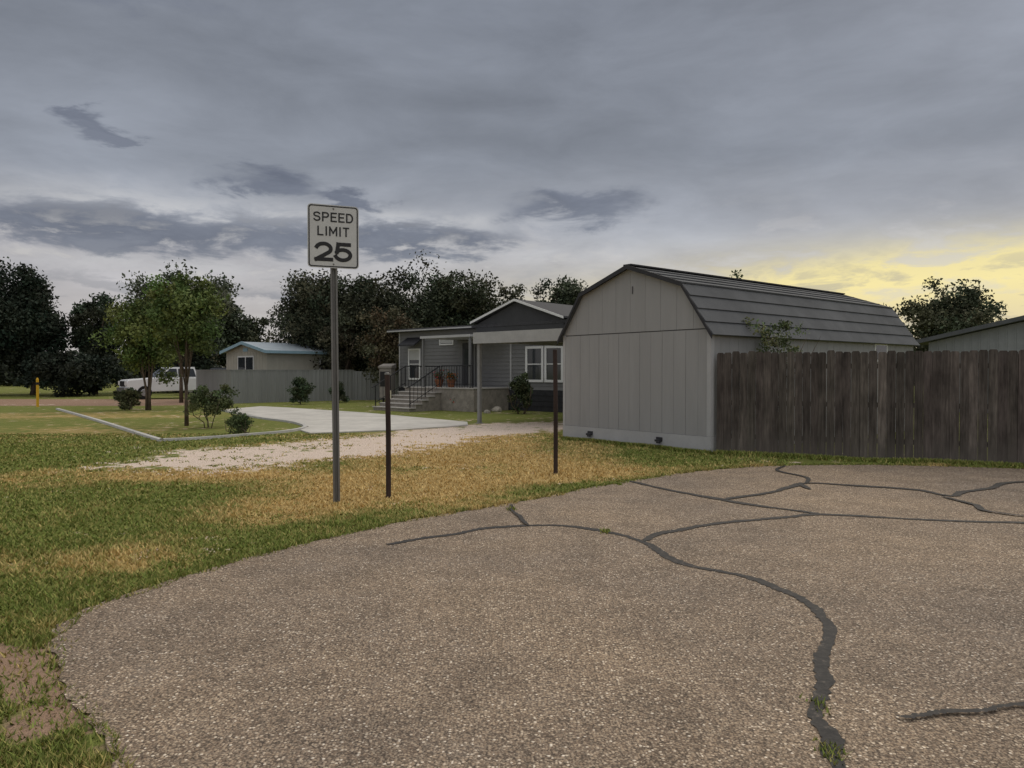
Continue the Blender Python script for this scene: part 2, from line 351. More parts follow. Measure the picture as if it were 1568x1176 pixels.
tree('crape_myrtle_bush',(-8.6,21.0,0),1.25,.66,.25,(.062,.082,.035),50,90,.07,13,.03,stems=4,cr=.32)
tree('round_shrub',(-6.95,18.7,0),.66,.36,.0,(.055,.080,.033),36,85,.05,14,.02,stems=2,cr=.34)
tree('low_shrub',(-16.1,30.9,0),.95,.5,.0,(.05,.062,.03),36,90,.10,15,.03,stems=2,cr=.36)
tree('evergreen_shrub',(-10.3,36,0),1.35,.58,.0,(.045,.066,.036),36,100,.10,16,.03,conif=True,cr=.4)
tree('evergreen_shrub',(-8.9,38,0),1.2,.5,.0,(.04,.055,.032),30,90,.10,17,.03,conif=True,cr=.4)
tree('oak_tree',(-11.7,46,0),7.7,3.1,1.2,(.036,.043,.026),220,180,.19,18,.2,cr=.28)
tree('oak_tree',(-8.0,44.5,0),7.6,2.9,1.0,(.030,.037,.022),210,180,.19,19,.2,cr=.29)
tree('oak_tree',(-3.9,49,0),8.7,3.5,1.3,(.034,.042,.024),230,180,.20,20,.2,cr=.28)
tree('mesquite_tree',(-6.6,40.5,0),5.3,1.9,1.0,(.060,.053,.031),90,130,.16,21,.13,stems=2,cr=.27)
tree('mesquite_tree',(-9.9,42.5,0),4.9,1.8,1.2,(.043,.043,.027),60,120,.16,22,.13,stems=2,cr=.28)
tree('elm_tree',(.3,52,0),7.6,2.0,2,(.042,.050,.030),85,150,.21,23,.16,cr=.32)
tree('elm_tree',(3.4,51,0),8.4,2.4,2,(.038,.046,.028),110,160,.21,24,.16,cr=.3)
tree('elm_tree',(15.8,52,0),8.6,1.3,3,(.05,.06,.03),30,80,.22,25,.14,cr=.3)
tree('elm_tree',(24.7,42,0),6.6,2.9,1.4,(.045,.054,.030),140,180,.19,26,.2,stems=2,cr=.28)
tree('sapling',(5.35,15.0,0),2.75,.66,1.6,(.07,.088,.038),32,60,.055,27,.025,stems=3,cr=.3)
tree('porch_bush',(.35,28.0,0),1.75,.42,.1,(.045,.06,.03),44,100,.09,28,.04,stems=3,cr=.4)
# distant tree mass
V_=[];C_=[]
for i in range(230):
    a0=RNG.uniform(-.95,.95); d0=RNG.uniform(95,125); cx,cy=math.sin(a0)*d0,math.cos(a0)*d0; hh=RNG.uniform(2.5,5.2)
    m_=110; P=np.array([cx,cy,hh*.5])+RNG.normal(size=(m_,3))*np.array([2.2,1.5,hh*.28]); P[:,2]=np.maximum(P[:,2],.1)
    u=RNG.normal(size=(m_,3)); u/=np.linalg.norm(u,axis=1,keepdims=True); w_=np.cross(u,RNG.normal(size=(m_,3))); w_/=np.linalg.norm(w_,axis=1,keepdims=True)
    V_.append(np.stack([P-u*.5,P+w_*.35,P+u*.5,P-w_*.35],1).reshape(-1,3)); C_.append(np.repeat(np.array([.045,.055,.037])*RNG.uniform(.6,1.3,(m_,1)),4,0))
np_mesh('distant_trees',np.vstack(V_),4,np.vstack(C_),leafm)

# ------------------------------------------------------------------ materials for built things
shedp=simple('shed_painted_siding',(.290,.289,.290),.06,1.2,.75,.3,streak=True,bmp=.15)
shedt=simple('shed_trim_paint',(.37,.37,.375),.06,2,.7,.3)
darkg=simple('shed_gap_dark',(.115,.115,.12),.1)
shing,nt,b=newmat('grey_shingles',.9,.2); v=OBJ(nt)
nt.links.new(RAMP(nt,M(nt,'ADD',M(nt,'MULTIPLY',NOISE(nt,v,1.2,3),.6),M(nt,'MULTIPLY',NOISE(nt,v,70,1),.4)),[(.3,(.062,.065,.07)),(.7,(.125,.13,.138))]),b.inputs['Base Color'])
darktrim=simple('dark_trim',(.03,.03,.034),.15,3,.6)
white=simple('white_trim',(.66,.66,.65),.05,3,.6)
glass,nt,b=newmat('window_glass',.08,.6); b.inputs['Base Color'].default_value=(.03,.035,.04,1)
blind=simple('window_blind',(.45,.45,.44),.05,4,.7)
black=simple('black_iron',(.012,.012,.013),.1,5,.5)

# ------------------------------------------------------------------ gambrel shed
shed=empty('gambrel_shed',(3.87,14.4,0),math.atan2(.636,.771))
PR=[(0,2.44),(.64,3.36),(2.075,3.85),(3.51,3.36),(4.15,2.44)]
def prz(y):
    for (a0,b0),(a1,b1) in zip(PR[:-1],PR[1:]):
        if a0<=y<=a1: return b0+(b1-b0)*(y-a0)/(a1-a0)
    return 2.44
L=9.25
mb=MB(); mb.prism([(.03,.02,0),(.03,4.13,0)]+[(.03,min(max(y,.02),4.13),z-.03) for y,z in PR[::-1]],(L-.06,0,0)); mb.obj('core',darkg,shed)
mb=MB(); W=.3; y=0.0; i=0
while y<4.149:
    y2=min(y+W,4.15); g=.003 if (i+1)%2 else .007
    mb.prism([(0,y+.001,.33),(0,y2-g,.33),(0,y2-g,2.43),(0,y+.001,2.43)],(.028,0,0))
    i+=1; y=y2
y=0.0; i=0
while y<4.149:
    y2=min(y+.415,4.15); g=.004
    ps=[y+.001]+[q for q,_ in PR if y+.002<q<y2-g-.001]+[y2-g]
    if prz((y+y2)/2)>2.5:
        mb.prism([(.004,y+.001,2.452),(.004,y2-g,2.452)]+[(.004,q,max(prz(q)-.01,2.46)) for q in ps[::-1]],(.024,0,0))
    y=y2
mb.obj('gable_siding',shedp,shed)
mb=MB(); x=0.03
while x<L-.02:
    x2=min(x+.3,L); mb.bb(x+.001,x2-.006,0,.028,.33,2.44); mb.bb(x+.001,x2-.006,4.122,4.15,.33,2.44); x=x2
mb.bb(L-.03,L,.03,4.12,.1,2.44); mb.prism([(L-.03,y_,z_) for y_,z_ in PR],(.03,0,0))
mb.obj('side_siding',shedp,shed)
mb=MB()
mb.bb(-.012,.02,-.012,4.162,-.02,.325); mb.bb(.02,L,-.012,.02,-.02,.325); mb.bb(.02,L,4.13,4.162,-.02,.325)
mb.bb(-.010,.03,-.010,.085,.33,2.45); mb.bb(.03,.10,-.010,.02,.33,2.45); mb.bb(-.010,.02,4.09,4.16,.33,2.45)
mb.obj('trim',shedt,shed)
mb=MB()
def slope(y0,z0,y1,z1,nc,ovx0=-.10):
    Ls=math.hypot(y1-y0,z1-z0); uy,uz=(y1-y0)/Ls,(z1-z0)/Ls; ny_,nz_=-uz,uy
    if nz_<0: ny_,nz_=-ny_,-nz_
    for k in range(nc):
        s0=k*Ls/nc; s1=min((k+1)*Ls/nc+.03,Ls); lip=.032
        def P(s,h): return (ovx0,y0+uy*s+ny_*h,z0+uz*s+nz_*h)
        mb.prism([P(s0,.01),P(s0,.01+lip),P(s1,.014),P(s1,.002)],(L+.2,0,0),0)
ey=-.10; ez=2.44-.10*(.92/.64)
slope(ey,ez,.64,3.37,4); slope(.61,3.36,2.075,3.86,4)
slope(4.25,ez,3.51,3.37,4); slope(3.54,3.36,2.075,3.86,4)
mb.obj('roof',shing,shed)
mb=MB()
RP=[(ey,ez),(.64,3.37),(2.075,3.865),(3.51,3.37),(4.25,ez)]
for (a0,b0),(a1,b1) in zip(RP[:-1],RP[1:]):
    for xx in(-.125,L+.1): mb.prism([(xx,a0,b0-.06),(xx,a0,b0+.035),(xx,a1,b1+.035),(xx,a1,b1-.06)],(.022,0,0))
mb.box((L/2,2.075,3.895),(L+.2,.22,.03))
mb.obj('rake_trim',darktrim,shed)
mb=MB()
for yy in(1.25,3.25):
    mb.box((-.05,yy,.17),(.09,.13,.045)); mb.box((-.10,yy-.04,.135),(.05,.08,.035)); mb.box((-.018,yy,.2),(.02,.16,.08))
mb.obj('foundation_vents',darktrim,shed,.005)
mb=MB(); mb.bb(6.9,7.6,-.03,.0,1.85,2.33,0); mb.bb(6.96,7.54,-.036,-.03,1.91,2.27,1); mb.obj('side_window',[white,glass],shed)
mb=MB(); mb.box((-.012,2.0,3.35),(.02,.012,.16)); mb.obj('hook',darkg,shed)

# ------------------------------------------------------------------ wooden picket fence
m,nt,b=newmat('weathered_cedar',.9,.15); v=OBJ(nt)
a=ND(nt,'ShaderNodeAttribute',{'attribute_name':'Col'}).outputs['Color']
g1=NOISE(nt,MAPV(nt,v,(1,1,.06)),28,4,.7); g2=NOISE(nt,MAPV(nt,v,(1,1,.35)),3.5,3,.7)
cc=MIX(nt,1,a,RAMP(nt,g1,[(.3,.5),(.7,1.45)]),'MULTIPLY'); cc=MIX(nt,1,cc,RAMP(nt,g2,[(.35,.6),(.7,1.35)]),'MULTIPLY')
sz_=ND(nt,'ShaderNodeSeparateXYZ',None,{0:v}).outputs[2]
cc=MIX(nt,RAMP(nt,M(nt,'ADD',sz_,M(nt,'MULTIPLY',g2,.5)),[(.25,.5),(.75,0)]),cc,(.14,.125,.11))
nt.links.new(cc,b.inputs['Base Color']); bump(nt,b,g1,.5,.01)
fe=empty('wooden_fence',(3.98,14.38,0),math.atan2(-2.0,4.67))
r=random.Random(4); V=[];Fc=[];Cc=[]; x=0
while x<12.5:
    w=r.uniform(.132,.143); H=1.98+r.uniform(-.02,.02)-.004*x; y0=r.uniform(-.006,.006)
    tone=r.uniform(.72,1.2); col=[.094*tone,.081*tone*r.uniform(.97,1.03),.070*tone]
    if r.random()<.08: col=[c*1.35 for c in col]
    t=r.uniform(-.004,.004); b0=len(V)
    pr=[(x,.03),(x+w,.03),(x+w+t,H-.03),(x+w-.022+t,H),(x+.022+t,H),(x+t,H-.03)]
    for yy in(y0,y0+.018):
        for px,pz in pr: V.append((px,yy,pz)); Cc.append(col)
    Fc.append(tuple(b0+i for i in range(6))); Fc.append(tuple(b0+6+i for i in range(6))[::-1])
    for i in range(6): j=(i+1)%6; Fc.append((b0+i,b0+6+i,b0+6+j,b0+j))
    x+=w+r.uniform(.001,.006)
me=bpy.data.meshes.new('pickets'); me.from_pydata(V,[],Fc)
at=me.color_attributes.new('Col','FLOAT_COLOR','POINT'); at.data.foreach_set('color',[q for c in Cc for q in(*c,1)])
me.materials.append(m); link(bpy.data.objects.new('pickets',me),fe)
mb=MB()
for zz in(.35,1.0,1.7): mb.bb(0,12.5,.028,.066,zz-.045,zz+.045)
for k in range(6): mb.bb(.1+k*2.4,.19+k*2.4,.068,.158,-.05,1.9)
mb.obj('rails_and_posts',simple('fence_rail_wood',(.07,.06,.05),.2,5,.95),fe)

# ------------------------------------------------------------------ speed limit sign
sg=empty('speed_limit_sign',(-2.14,9.01,0),R(22))
post=simple('galvanised_post',(.17,.165,.155),.18,9,.55,.4,.3,streak=True)
mb=MB()
prof=[(-.042,0),(-.042,-.006),(-.026,-.006),(-.016,-.036),(.016,-.036),(.026,-.006),(.042,-.006),(.042,0),(.021,0),(.012,-.030),(-.012,-.030),(-.021,0)]
n=len(prof)
for zz,ox in((-.1,0),(3.5,-.03)):
    mb.v+=[(px+ox,-py,zz) for px,py in prof]
for i in range(n): mb.f.append((i,(i+1)%n,n+(i+1)%n,n+i)); mb.m.append(0)
for q in((0,1,2,11),(2,3,10,11),(3,4,9,10),(4,5,8,9),(5,6,7,8)): mb.f.append(tuple(n+i for i in q)); mb.m.append(0)
mb.obj('u_channel_post',post,sg)
def rrect(w,h,r_,y,n=6):
    out=[]
    for cx,cz,a0 in((w/2-r_,h/2-r_,0),(-w/2+r_,h/2-r_,90),(-w/2+r_,-h/2+r_,180),(w/2-r_,-h/2+r_,270)):
        for k in range(n+1): a_=R(a0+90*k/n); out.append((cx+math.cos(a_)*r_,y,cz+math.sin(a_)*r_))
    return out
panel=empty('panel',(-.03,-.012,3.235)); panel.parent=sg
signw=simple('sign_reflective_white',(.52,.52,.50),.05,4,.45,.4); signk=simple('sign_black',(.012,.012,.012),.1,4,.5,.4)
mb=MB(); mb.prism(rrect(.61,.762,.045,0),(0,.003,0)); mb.obj('sheet',signw,panel)
mb=MB(); o_=rrect(.588,.740,.036,-.0022); i_=rrect(.560,.712,.026,-.0022); n=len(o_)
for k in range(n): mb.face([o_[k],o_[(k+1)%n],i_[(k+1)%n],i_[k]])
mb.obj('border',signk,panel)
def arc(cx,cz,rx,rz,a0,a1,n=12): return [(cx+rx*math.cos(R(a0+(a1-a0)*k/n)),cz+rz*math.sin(R(a0+(a1-a0)*k/n))) for k in range(n+1)]
GL={'S':(.66,[arc(.33,.76,.33,.24,25,180,8)+arc(.33,.76,.33,.24,180,270,6)[1:]+arc(.33,.26,.33,.26,90,-90,10)[1:]+arc(.33,.26,.33,.26,-90,-155,6)[1:]]),
 'P':(.64,[[(0,0),(0,1)],[(0,1),(.36,1)]+arc(.36,.73,.28,.27,90,-90,10)[1:]+[(0,.46)]]),
 'E':(.56,[[(0,0),(0,1)],[(0,1),(.56,1)],[(0,.52),(.48,.52)],[(0,0),(.56,0)]]),
 'D':(.66,[[(0,0),(0,1)],[(0,1),(.30,1)]+arc(.30,.5,.36,.5,90,-90,14)[1:]+[(0,0)]]),
 'L':(.54,[[(0,1),(0,0)],[(0,0),(.54,0)]]),'I':(.0,[[(0,0),(0,1)]]),
 'M':(.80,[[(0,0),(0,1)],[(0,1),(.4,.28)],[(.4,.28),(.80,1)],[(.80,1),(.80,0)]]),
 'T':(.60,[[(0,1),(.60,1)],[(.30,1),(.30,0)]]),
 '2':(.70,[arc(.35,.68,.35,.32,160,0,12)+arc(.35,.68,.35,.32,0,-45,5)[1:]+[(.0,.0)],[(0,0),(.72,0)]]),
 '5':(.70,[[(.64,1),(.10,1)],[(.10,1),(.04,.50)],[(.04,.50)]+arc(.33,.33,.37,.33,125,-90,16)+arc(.33,.33,.37,.33,-90,-160,6)[1:]])}
def word(txt,cz,width,h,sw,name,gap=.34):
    tot=sum(GL[c][0] for c in txt)+gap*(len(txt)-1); sx=(width-sw)/tot; sh=h-sw; x0=-(width-sw)/2; mb=MB(); lay=0
    for c in txt:
        for stk in GL[c][1]:
            pts=[(x0+px*sx,cz-sh/2+pz*sh) for px,pz in stk]; L_=[];R_=[]; lay+=1; yy=-.0028-.00006*(lay%6)
            for i,p in enumerate(pts):
                q0=Vector(pts[max(i-1,0)]); q1=Vector(pts[min(i+1,len(pts)-1)]); d=(q1-q0).normalized(); nn=Vector((-d.y,d.x))*sw/2
                e0=Vector(p)+(d*sw/2*(1 if i==len(pts)-1 else (-1 if i==0 else 0)))
                L_.append(e0+nn); R_.append(e0-nn)
            for i in range(len(pts)-1): mb.face([(L_[i].x,yy,L_[i].y),(L_[i+1].x,yy,L_[i+1].y),(R_[i+1].x,yy,R_[i+1].y),(R_[i].x,yy,R_[i].y)])
        x0+=(GL[c][0]+gap)*sx
    mb.obj(name,signk,panel)
word('SPEED',.232,.475,.115,.018,'text_speed'); word('LIMIT',.062,.38,.115,.018,'text_limit',.42); word('25',-.185,.45,.235,.046,'numerals',.26)
mb=MB()
for zz in(.335,-.335): mb.tube([(0,-.002,zz),(0,-.009,zz)],[.011,.009],8)
mb.obj('bolts',post,panel)

# ------------------------------------------------------------------ steel posts
rust=simple('rusted_steel',(.038,.024,.020),.35,12,.8,.3,streak=True); refl=simple('reflector_tape',(.42,.40,.30),.1,9,.5)
def bollard(loc,H,rad,cap):
    e=empty('steel_post',loc); mb=MB(); mb.tube([(0,0,-.05),(0,0,H*.55),(-.012,0,H-.0)],[rad,rad,rad],12); mb.obj('pipe',rust,e,smooth=False)
    mb=MB()
    if cap:
        mb.tube([(-.012,0,H),(-.012,0,H+.02),(-.012,0,H+.03)],[rad+.004,rad+.004,rad*.5],12); mb.obj('cap',post,e)
        mb=MB(); mb.bb(.026,.034,-.02,.02,H-.30,H-.20); mb.obj('reflector',refl,e)
    else:
        mb.tube([(-.012,0,H),(-.012,0,H+.012)],[rad+.003,rad*.8],12); mb.obj('cap',rust,e)
bollard((-1.57,9.38,0),1.56,.033,True); bollard((.674,11.39,0),1.93,.034,False)
e=empty('yellow_marker_post',(-21.5,33.5,0)); mb=MB(); mb.tube([(0,0,-.05),(0,0,1.25),(0,0,1.32)],[.055,.055,.03],12); mb.obj('tube',simple('yellow_plastic',(.62,.36,.02),.08,4,.5),e)
mb=MB(); mb.tube([(0,0,1.0),(0,0,1.12)],[.063,.063],12); mb.obj('label_band',black,e)

# ------------------------------------------------------------------ grey manufactured home
hs=empty('grey_manufactured_home',(-5.4,35.5,0),math.atan2(-.667,.745))
siding=simple('grey_lap_siding',(.170,.170,.170),.06,2,.75); dsid=simple('charcoal_siding',(.055,.056,.060),.08,3,.8)
skirt=simple('dark_skirting',(.03,.03,.033),.2,5,.85); roofd=simple('dark_shingle_roof',(.06,.06,.065),.2,14,.9)
mb=MB(); mb.bb(.03,14,.03,8,.0,3.5); mb.obj('core',dsid,hs)
mb=MB(); z=.86
while z<3.48:
    z2=min(z+.165,3.5); mb.prism([(0,.03,z),(0,-.016,z),(0,.006,z2),(0,.03,z2)],(14,0,0)); mb.prism([(.03,0,z),(-.016,0,z),(.006,0,z2),(.03,0,z2)],(0,8,0)); z=z2
mb.obj('lap_siding',siding,hs)
mb=MB(); mb.bb(-.02,14,-.03,.02,0,.84); mb.bb(-.02,.02,.02,8,0,.84)
for zz in(.2,.42,.64): mb.bb(-.02,14,-.045,-.03,zz,zz+.03)
mb.obj('skirting',skirt,hs)
mb=MB(); mb.prism([(-.4,-.4,3.47),(-.4,-.4,3.6),(-.4,4,3.98),(-.4,8.4,3.6),(-.4,8.4,3.47)],(14.8,0,0)); mb.obj('roof',roofd,hs)
trimg=simple('eave_trim_grey',(.40,.40,.40),.06,3,.6)
mb=MB(); mb.bb(-.42,5.3,-.43,-.405,3.48,3.54); mb.bb(-.43,-.405,-.4,8.4,3.48,3.54)
for tt in(.04,5.35,7.2,10.6): mb.bb(tt-.04,tt+.04,-.03,-.017,.85,3.46)
mb.obj('eave_trim',trimg,hs)
mb=MB()
for s in(-1,1):
    mb.prism([(7.9,-.62,4.44),(7.9,-.62,4.53),(7.9+s*2.5,-.62,3.71),(7.9+s*2.5,-.62,3.62)],(0,.03,0))
mb.obj('white_rake_trim',white,hs)
mb=MB(); mb.prism([(5.55,-.38,3.59),(10.25,-.38,3.59),(7.9,-.38,4.44)],(0,3.9,0)); mb.bb(5.55,10.25,-.38,-.05,3.0,3.59)
mb.obj('dormer_gable',dsid,hs)
mb=MB()
for s in(-1,1): mb.prism([(7.9,-.59,4.46),(7.9,-.59,4.52),(7.9+s*2.5,-.59,3.72),(7.9+s*2.5,-.59,3.65)],(0,4.4,0))
mb.obj('dormer_roof',roofd,hs)
def win(mb,u,z,w,h,y,fr=.07,bl=0.0,mull=True):
    mb.bb(u-w/2-fr,u+w/2+fr,y-.05,y,z+h/2,z+h/2+fr,0); mb.bb(u-w/2-fr,u+w/2+fr,y-.05,y,z-h/2-fr,z-h/2,0)
    mb.bb(u-w/2-fr,u-w/2,y-.05,y,z-h/2,z+h/2,0); mb.bb(u+w/2,u+w/2+fr,y-.05,y,z-h/2,z+h/2,0)
    mb.bb(u-w/2,u+w/2,y-.02,y,z-h/2,z+h/2,1)
    if mull: mb.bb(u-w/2,u+w/2,y-.035,y-.021,z-.02,z+.02,0); 
    if bl: mb.bb(u-w/2+.01,u+w/2-.01,y-.028,y-.021,z+h/2-h*bl,z+h/2-.005,2)
mb=MB(); win(mb,1.14,1.95,.7,1.3,-.017,.08,.35); win(mb,3.34,3.0,.8,.3,-.017,.06,.9,False); win(mb,8.5,1.9,.74,1.25,-.017,.1); win(mb,9.5,1.9,.74,1.25,-.017,.1)
mb.obj('windows',[white,glass,blind],hs)
mb=MB(); mb.bb(4.3,5.15,-.06,-.017,.95,2.95,3); mb.bb(4.38,5.07,-.07,-.061,1.0,2.86,1); mb.bb(4.5,4.95,-.078,-.071,1.9,2.6,2)
mb.obj('front_door',[white,dsid,glass,siding],hs,.004)
mb=MB(); mb.prism([(.6,-.02,3.2),(.6,-.02,3.15),(.6,-.6,2.78),(.6,-.6,2.85)],(1.15,0,0)); mb.obj('window_awning',darktrim,hs)
mb=MB(); mb.bb(3.9,6.9,-2.1,-.03,2.99,3.09,0); mb.obj('entry_cover',trimg,hs)
mb=MB()
for tt in(4.0,6.8): mb.bb(tt-.04,tt+.04,-2.05,-1.97,.95,2.99,0)
mb.obj('entry_posts',siding,hs)
stone=simple('porch_concrete',(.25,.225,.195),.22,5,.9,bmp=.4); tread=simple('tread_concrete',(.40,.38,.35),.1,4,.9)
mb=MB(); mb.bb(2.9,7.1,-2.1,-.05,0,.9)
for k in range(1,6): mb.bb(2.9,5.2,-2.1-k*.34,-2.1-(k-1)*.34-.002,0,.9-k*.15-.03)
mb.obj('porch_base',stone,hs,.01)
mb=MB()
for k in range(1,6): mb.bb(2.86,5.24,-2.13-k*.34,-2.1-(k-1)*.34-.004,.9-k*.15-.028,.9-k*.15+.012)
mb.bb(2.86,7.14,-2.14,-.04,.902,.945)
mb.obj('porch_treads',tread,hs,.006)
mb=MB()
for xx in(2.95,5.15):
    mb.tube([(xx,-2.1,1.84),(xx,-3.75,1.0),(xx,-3.9,.95)],[.024]*3,6); mb.tube([(xx,-2.1,1.12),(xx,-3.75,.3)],[.014]*2,6)
    for k in range(9):
        y=-2.12-.2*k; zt=1.84+(y+2.1)*.51; mb.tube([(xx,y,max(zt-.85,.05)),(xx,y,zt)],[.022 if k%4==0 else .010]*2,6)
for (x0,x1) in((5.2,7.0),):
    mb.tube([(x0,-2.06,1.84),(x1,-2.06,1.84)],[.024]*2,6); mb.tube([(x0,-2.06,1.1),(x1,-2.06,1.1)],[.014]*2,6)
    for k in range(13): mb.tube([(x0+.15*k,-2.06,.94),(x0+.15*k,-2.06,1.84)],[.02 if k%6==0 else .009]*2,6)
mb.tube([(2.95,-2.1,1.84),(2.95,-.1,1.84)],[.024]*2,6)
for k in range(12): mb.tube([(2.95,-2.1+.17*k,.94),(2.95,-2.1+.17*k,1.84)],[.010]*2,6)
mb.obj('handrails',black,hs)
mb=MB(); mb.bb(11.66,16.1,-6.6,-.1,2.62,2.70); mb.bb(11.60,16.1,-6.66,-6.6,2.46,2.80); mb.bb(11.60,11.66,-6.6,-.1,2.50,2.80)
for k in range(14): mb.bb(11.7+k*.33,11.74+k*.33,-6.5,-.2,2.58,2.618)
cpt=simple('carport_painted_metal',(.34,.34,.33),.08,2,.6); mb.obj('carport_roof',cpt,hs)
mb=MB()
for tt,yy in((11.72,-6.5),(16.0,-6.5)): mb.bb(tt-.05,tt+.05,yy-.05,yy+.05,0,2.6); mb.bb(tt-.09,tt+.09,yy-.09,yy+.09,0,.02)
mb.obj('carport_posts',simple('carport_post_paint',(.22,.22,.21),.1,3,.7),hs)

for i,(px,py,zz,c) in enumerate([(-2.15,30.1,0,(.35,.03,.02)),(-2.55,31.0,.945,(.40,.12,.02)),(-3.1,31.5,.945,(.35,.05,.05))]):
    e=empty('flower_pot',(px,py,zz)); mb=MB()
    mb.tube([(0,0,0),(0,0,.28),(0,0,.33),(0,0,.331)],[.12,.19,.20,.16],12); mb.obj('pot',simple('terracotta',(.25,.10,.05),.15,5),e)
    m_=260; P=RNG.normal(size=(m_,3))*np.array([.12,.12,.11])+np.array([0,0,.46]); u=RNG.normal(size=(m_,3)); w_=RNG.normal(size=(m_,3)); u/=np.linalg.norm(u,axis=1,keepdims=True); w_/=np.linalg.norm(w_,axis=1,keepdims=True)
    cc=np.where(RNG.random((m_,1))<.3,np.array(c),np.array([.06,.09,.035])); np_mesh('flowers',np.stack([P-u*.04,P+w_*.03,P+u*.04,P-w_*.03],1).reshape(-1,3),4,np.repeat(cc,4,0),leafm,e)
def rock(loc,s,col,seed):
    r=random.Random(seed); bm=bmesh.new(); bmesh.ops.create_icosphere(bm,subdivisions=3,radius=1)
    for v in bm.verts:
        k=1+.18*math.sin(v.co.x*3+seed)+.12*math.sin(v.co.y*5+seed*2)+r.uniform(-.04,.04); v.co=Vector((v.co.x*s*1.3*k,v.co.y*s*k,max(v.co.z,-.3)*s*.8*k))
    me=bpy.data.meshes.new('boulder'); bm.to_mesh(me); bm.free(); me.materials.append(simple('limestone',col,.15,8,.95,bmp=.5)); o=link(bpy.data.objects.new('boulder',me)); o.location=loc
rock((-.62,29.6,.04),.17,(.36,.33,.28),1); rock((-.95,28.4,.03),.12,(.3,.28,.24),2)

e=empty('utility_cabinet',(-5.9,35.0,0),R(-20)); mb=MB(); mb.bb(-.32,.32,-.2,.2,.35,1.75); mb.prism([(-.36,-.24,1.75),(-.36,.24,1.75),(-.36,.24,1.98),(-.36,-.24,1.86)],(.72,0,0))
mb.obj('cabinet',simple('cabinet_tan',(.22,.20,.18),.1,4,.6),e,.015); mb=MB(); mb.bb(-.24,-.18,-.05,.05,0,.35); mb.bb(.18,.24,-.05,.05,0,.35); mb.bb(-.27,.27,-.215,-.2,.9,1.6); mb.obj('legs_and_door',black,e)

# ------------------------------------------------------------------ neighbour mobile home
nh=empty('cream_mobile_home',(-13.6,41,0),math.atan2(.75,.66))
cream=simple('cream_siding',(.40,.38,.325),.06,2,.75); blue=simple('blue_trim',(.28,.42,.50),.08,3,.6); lroof=simple('pale_metal_roof',(.38,.43,.47),.1,2,.5)
mb=MB(); mb.prism([(0,0,0),(0,4.5,0),(0,4.5,2.75),(0,2.25,3.2),(0,0,2.75)],(13,0,0))
for k in range(40): mb.bb(.1+k*.32,.12+k*.32,-.012,0,.1,2.74)
for k in range(14): mb.bb(-.012,0,.1+k*.32,.12+k*.32,.1,2.74)
mb.obj('walls',cream,nh)
mb=MB()
for s,(a0,a1) in enumerate(((-.25,2.25),(4.75,2.25))): mb.prism([(-.25,a0,2.72),(-.25,a0,2.78),(-.25,a1,3.31),(-.25,a1,3.25)],(13.5,0,0))
mb.obj('roof',lroof,nh)
mb=MB()
for a0,a1 in((-.27,2.25),(4.77,2.25)): mb.prism([(-.29,a0,2.63),(-.29,a0,2.80),(-.29,a1,3.33),(-.29,a1,3.16)],(.035,0,0))
mb.bb(-.25,13.2,-.29,-.26,2.62,2.78); mb.bb(-.03,-.013,2.0,2.5,2.75,2.95); mb.obj('blue_trim',blue,nh)
mb=MB(); 
mb.bb(-.05,-.013,1.3,3.1,1.55,2.5,0); mb.bb(-.056,-.051,1.38,2.15,1.63,2.42,1); mb.bb(-.056,-.051,2.25,3.02,1.63,2.42,1)
mb.bb(3.4,4.3,-.05,-.013,1.6,2.4,0); mb.bb(3.48,4.22,-.056,-.051,1.68,2.32,1)
mb.obj('windows',[white,glass],nh)
mf=empty('metal_fence',(0,0,0)); mm=simple('galvanised_sheet',(.27,.275,.27),.08,2,.5,.4,.2,streak=True)
def corr(p,q,H,mb):
    Ld=math.hypot(q[0]-p[0],q[1]-p[1]); ux,uy=(q[0]-p[0])/Ld,(q[1]-p[1])/Ld; s=0; pr=None
    pat=[(0,0),(.16,0),(.18,.03),(.22,.03),(.24,0)]
    while s<Ld:
        for ds,dn in pat[:-1]:
            c=(p[0]+ux*(s+ds)+uy*dn,p[1]+uy*(s+ds)-ux*dn)
            if pr: mb.face([(pr[0],pr[1],0),(c[0],c[1],0),(c[0],c[1],H),(pr[0],pr[1],H)])
            pr=c
        s+=.24
mb=MB(); corr((-14.1,37),(-8.9,41.5),1.66,mb); corr((-8.9,41.5),(-6,42.5),1.62,mb); corr((-17.6,41.2),(-14.1,37),1.66,mb); mb.obj('panels',mm,mf)
mb=MB(); 
for p,q in(((-14.1,37),(-8.9,41.5)),((-17.6,41.2),(-14.1,37))):
    d=Vector((q[0]-p[0],q[1]-p[1],0)); mb.box(((p[0]+q[0])/2,(p[1]+q[1])/2,1.68),(d.length,.06,.05),0,Matrix.Rotation(math.atan2(d.y,d.x),3,'Z'))
mb.obj('top_rail',mm,mf)
e=empty('tan_house',(-30.2,72,0),R(30)); mb=MB(); mb.prism([(0,0,0),(5,0,0),(5,0,2.7),(2.5,0,3.7),(0,0,2.7)],(0,9,0)); mb.obj('walls',simple('tan_stucco',(.33,.29,.24),.08,2),e)
mb=MB()
for s,x0 in((1,-.4),(-1,5.4)): mb.prism([(x0,-.4,2.55),(x0,-.4,2.68),(2.5,-.4,3.84),(2.5,-.4,3.71)],(0,9.8,0))
mb.obj('roof',roofd,e); mb=MB(); win(mb,1.4,1.6,.9,1.0,0); win(mb,3.6,1.6,.9,1.0,0); mb.obj('windows',[white,glass,blind],e)
e=empty('metal_sided_home',(16.9,30,0),math.atan2(-.77,.64)); mb=MB(); mb.prism([(0,0,0),(8.4,0,0),(8.4,0,2.78),(4.2,0,3.65),(0,0,2.78)],(0,12,0)); 
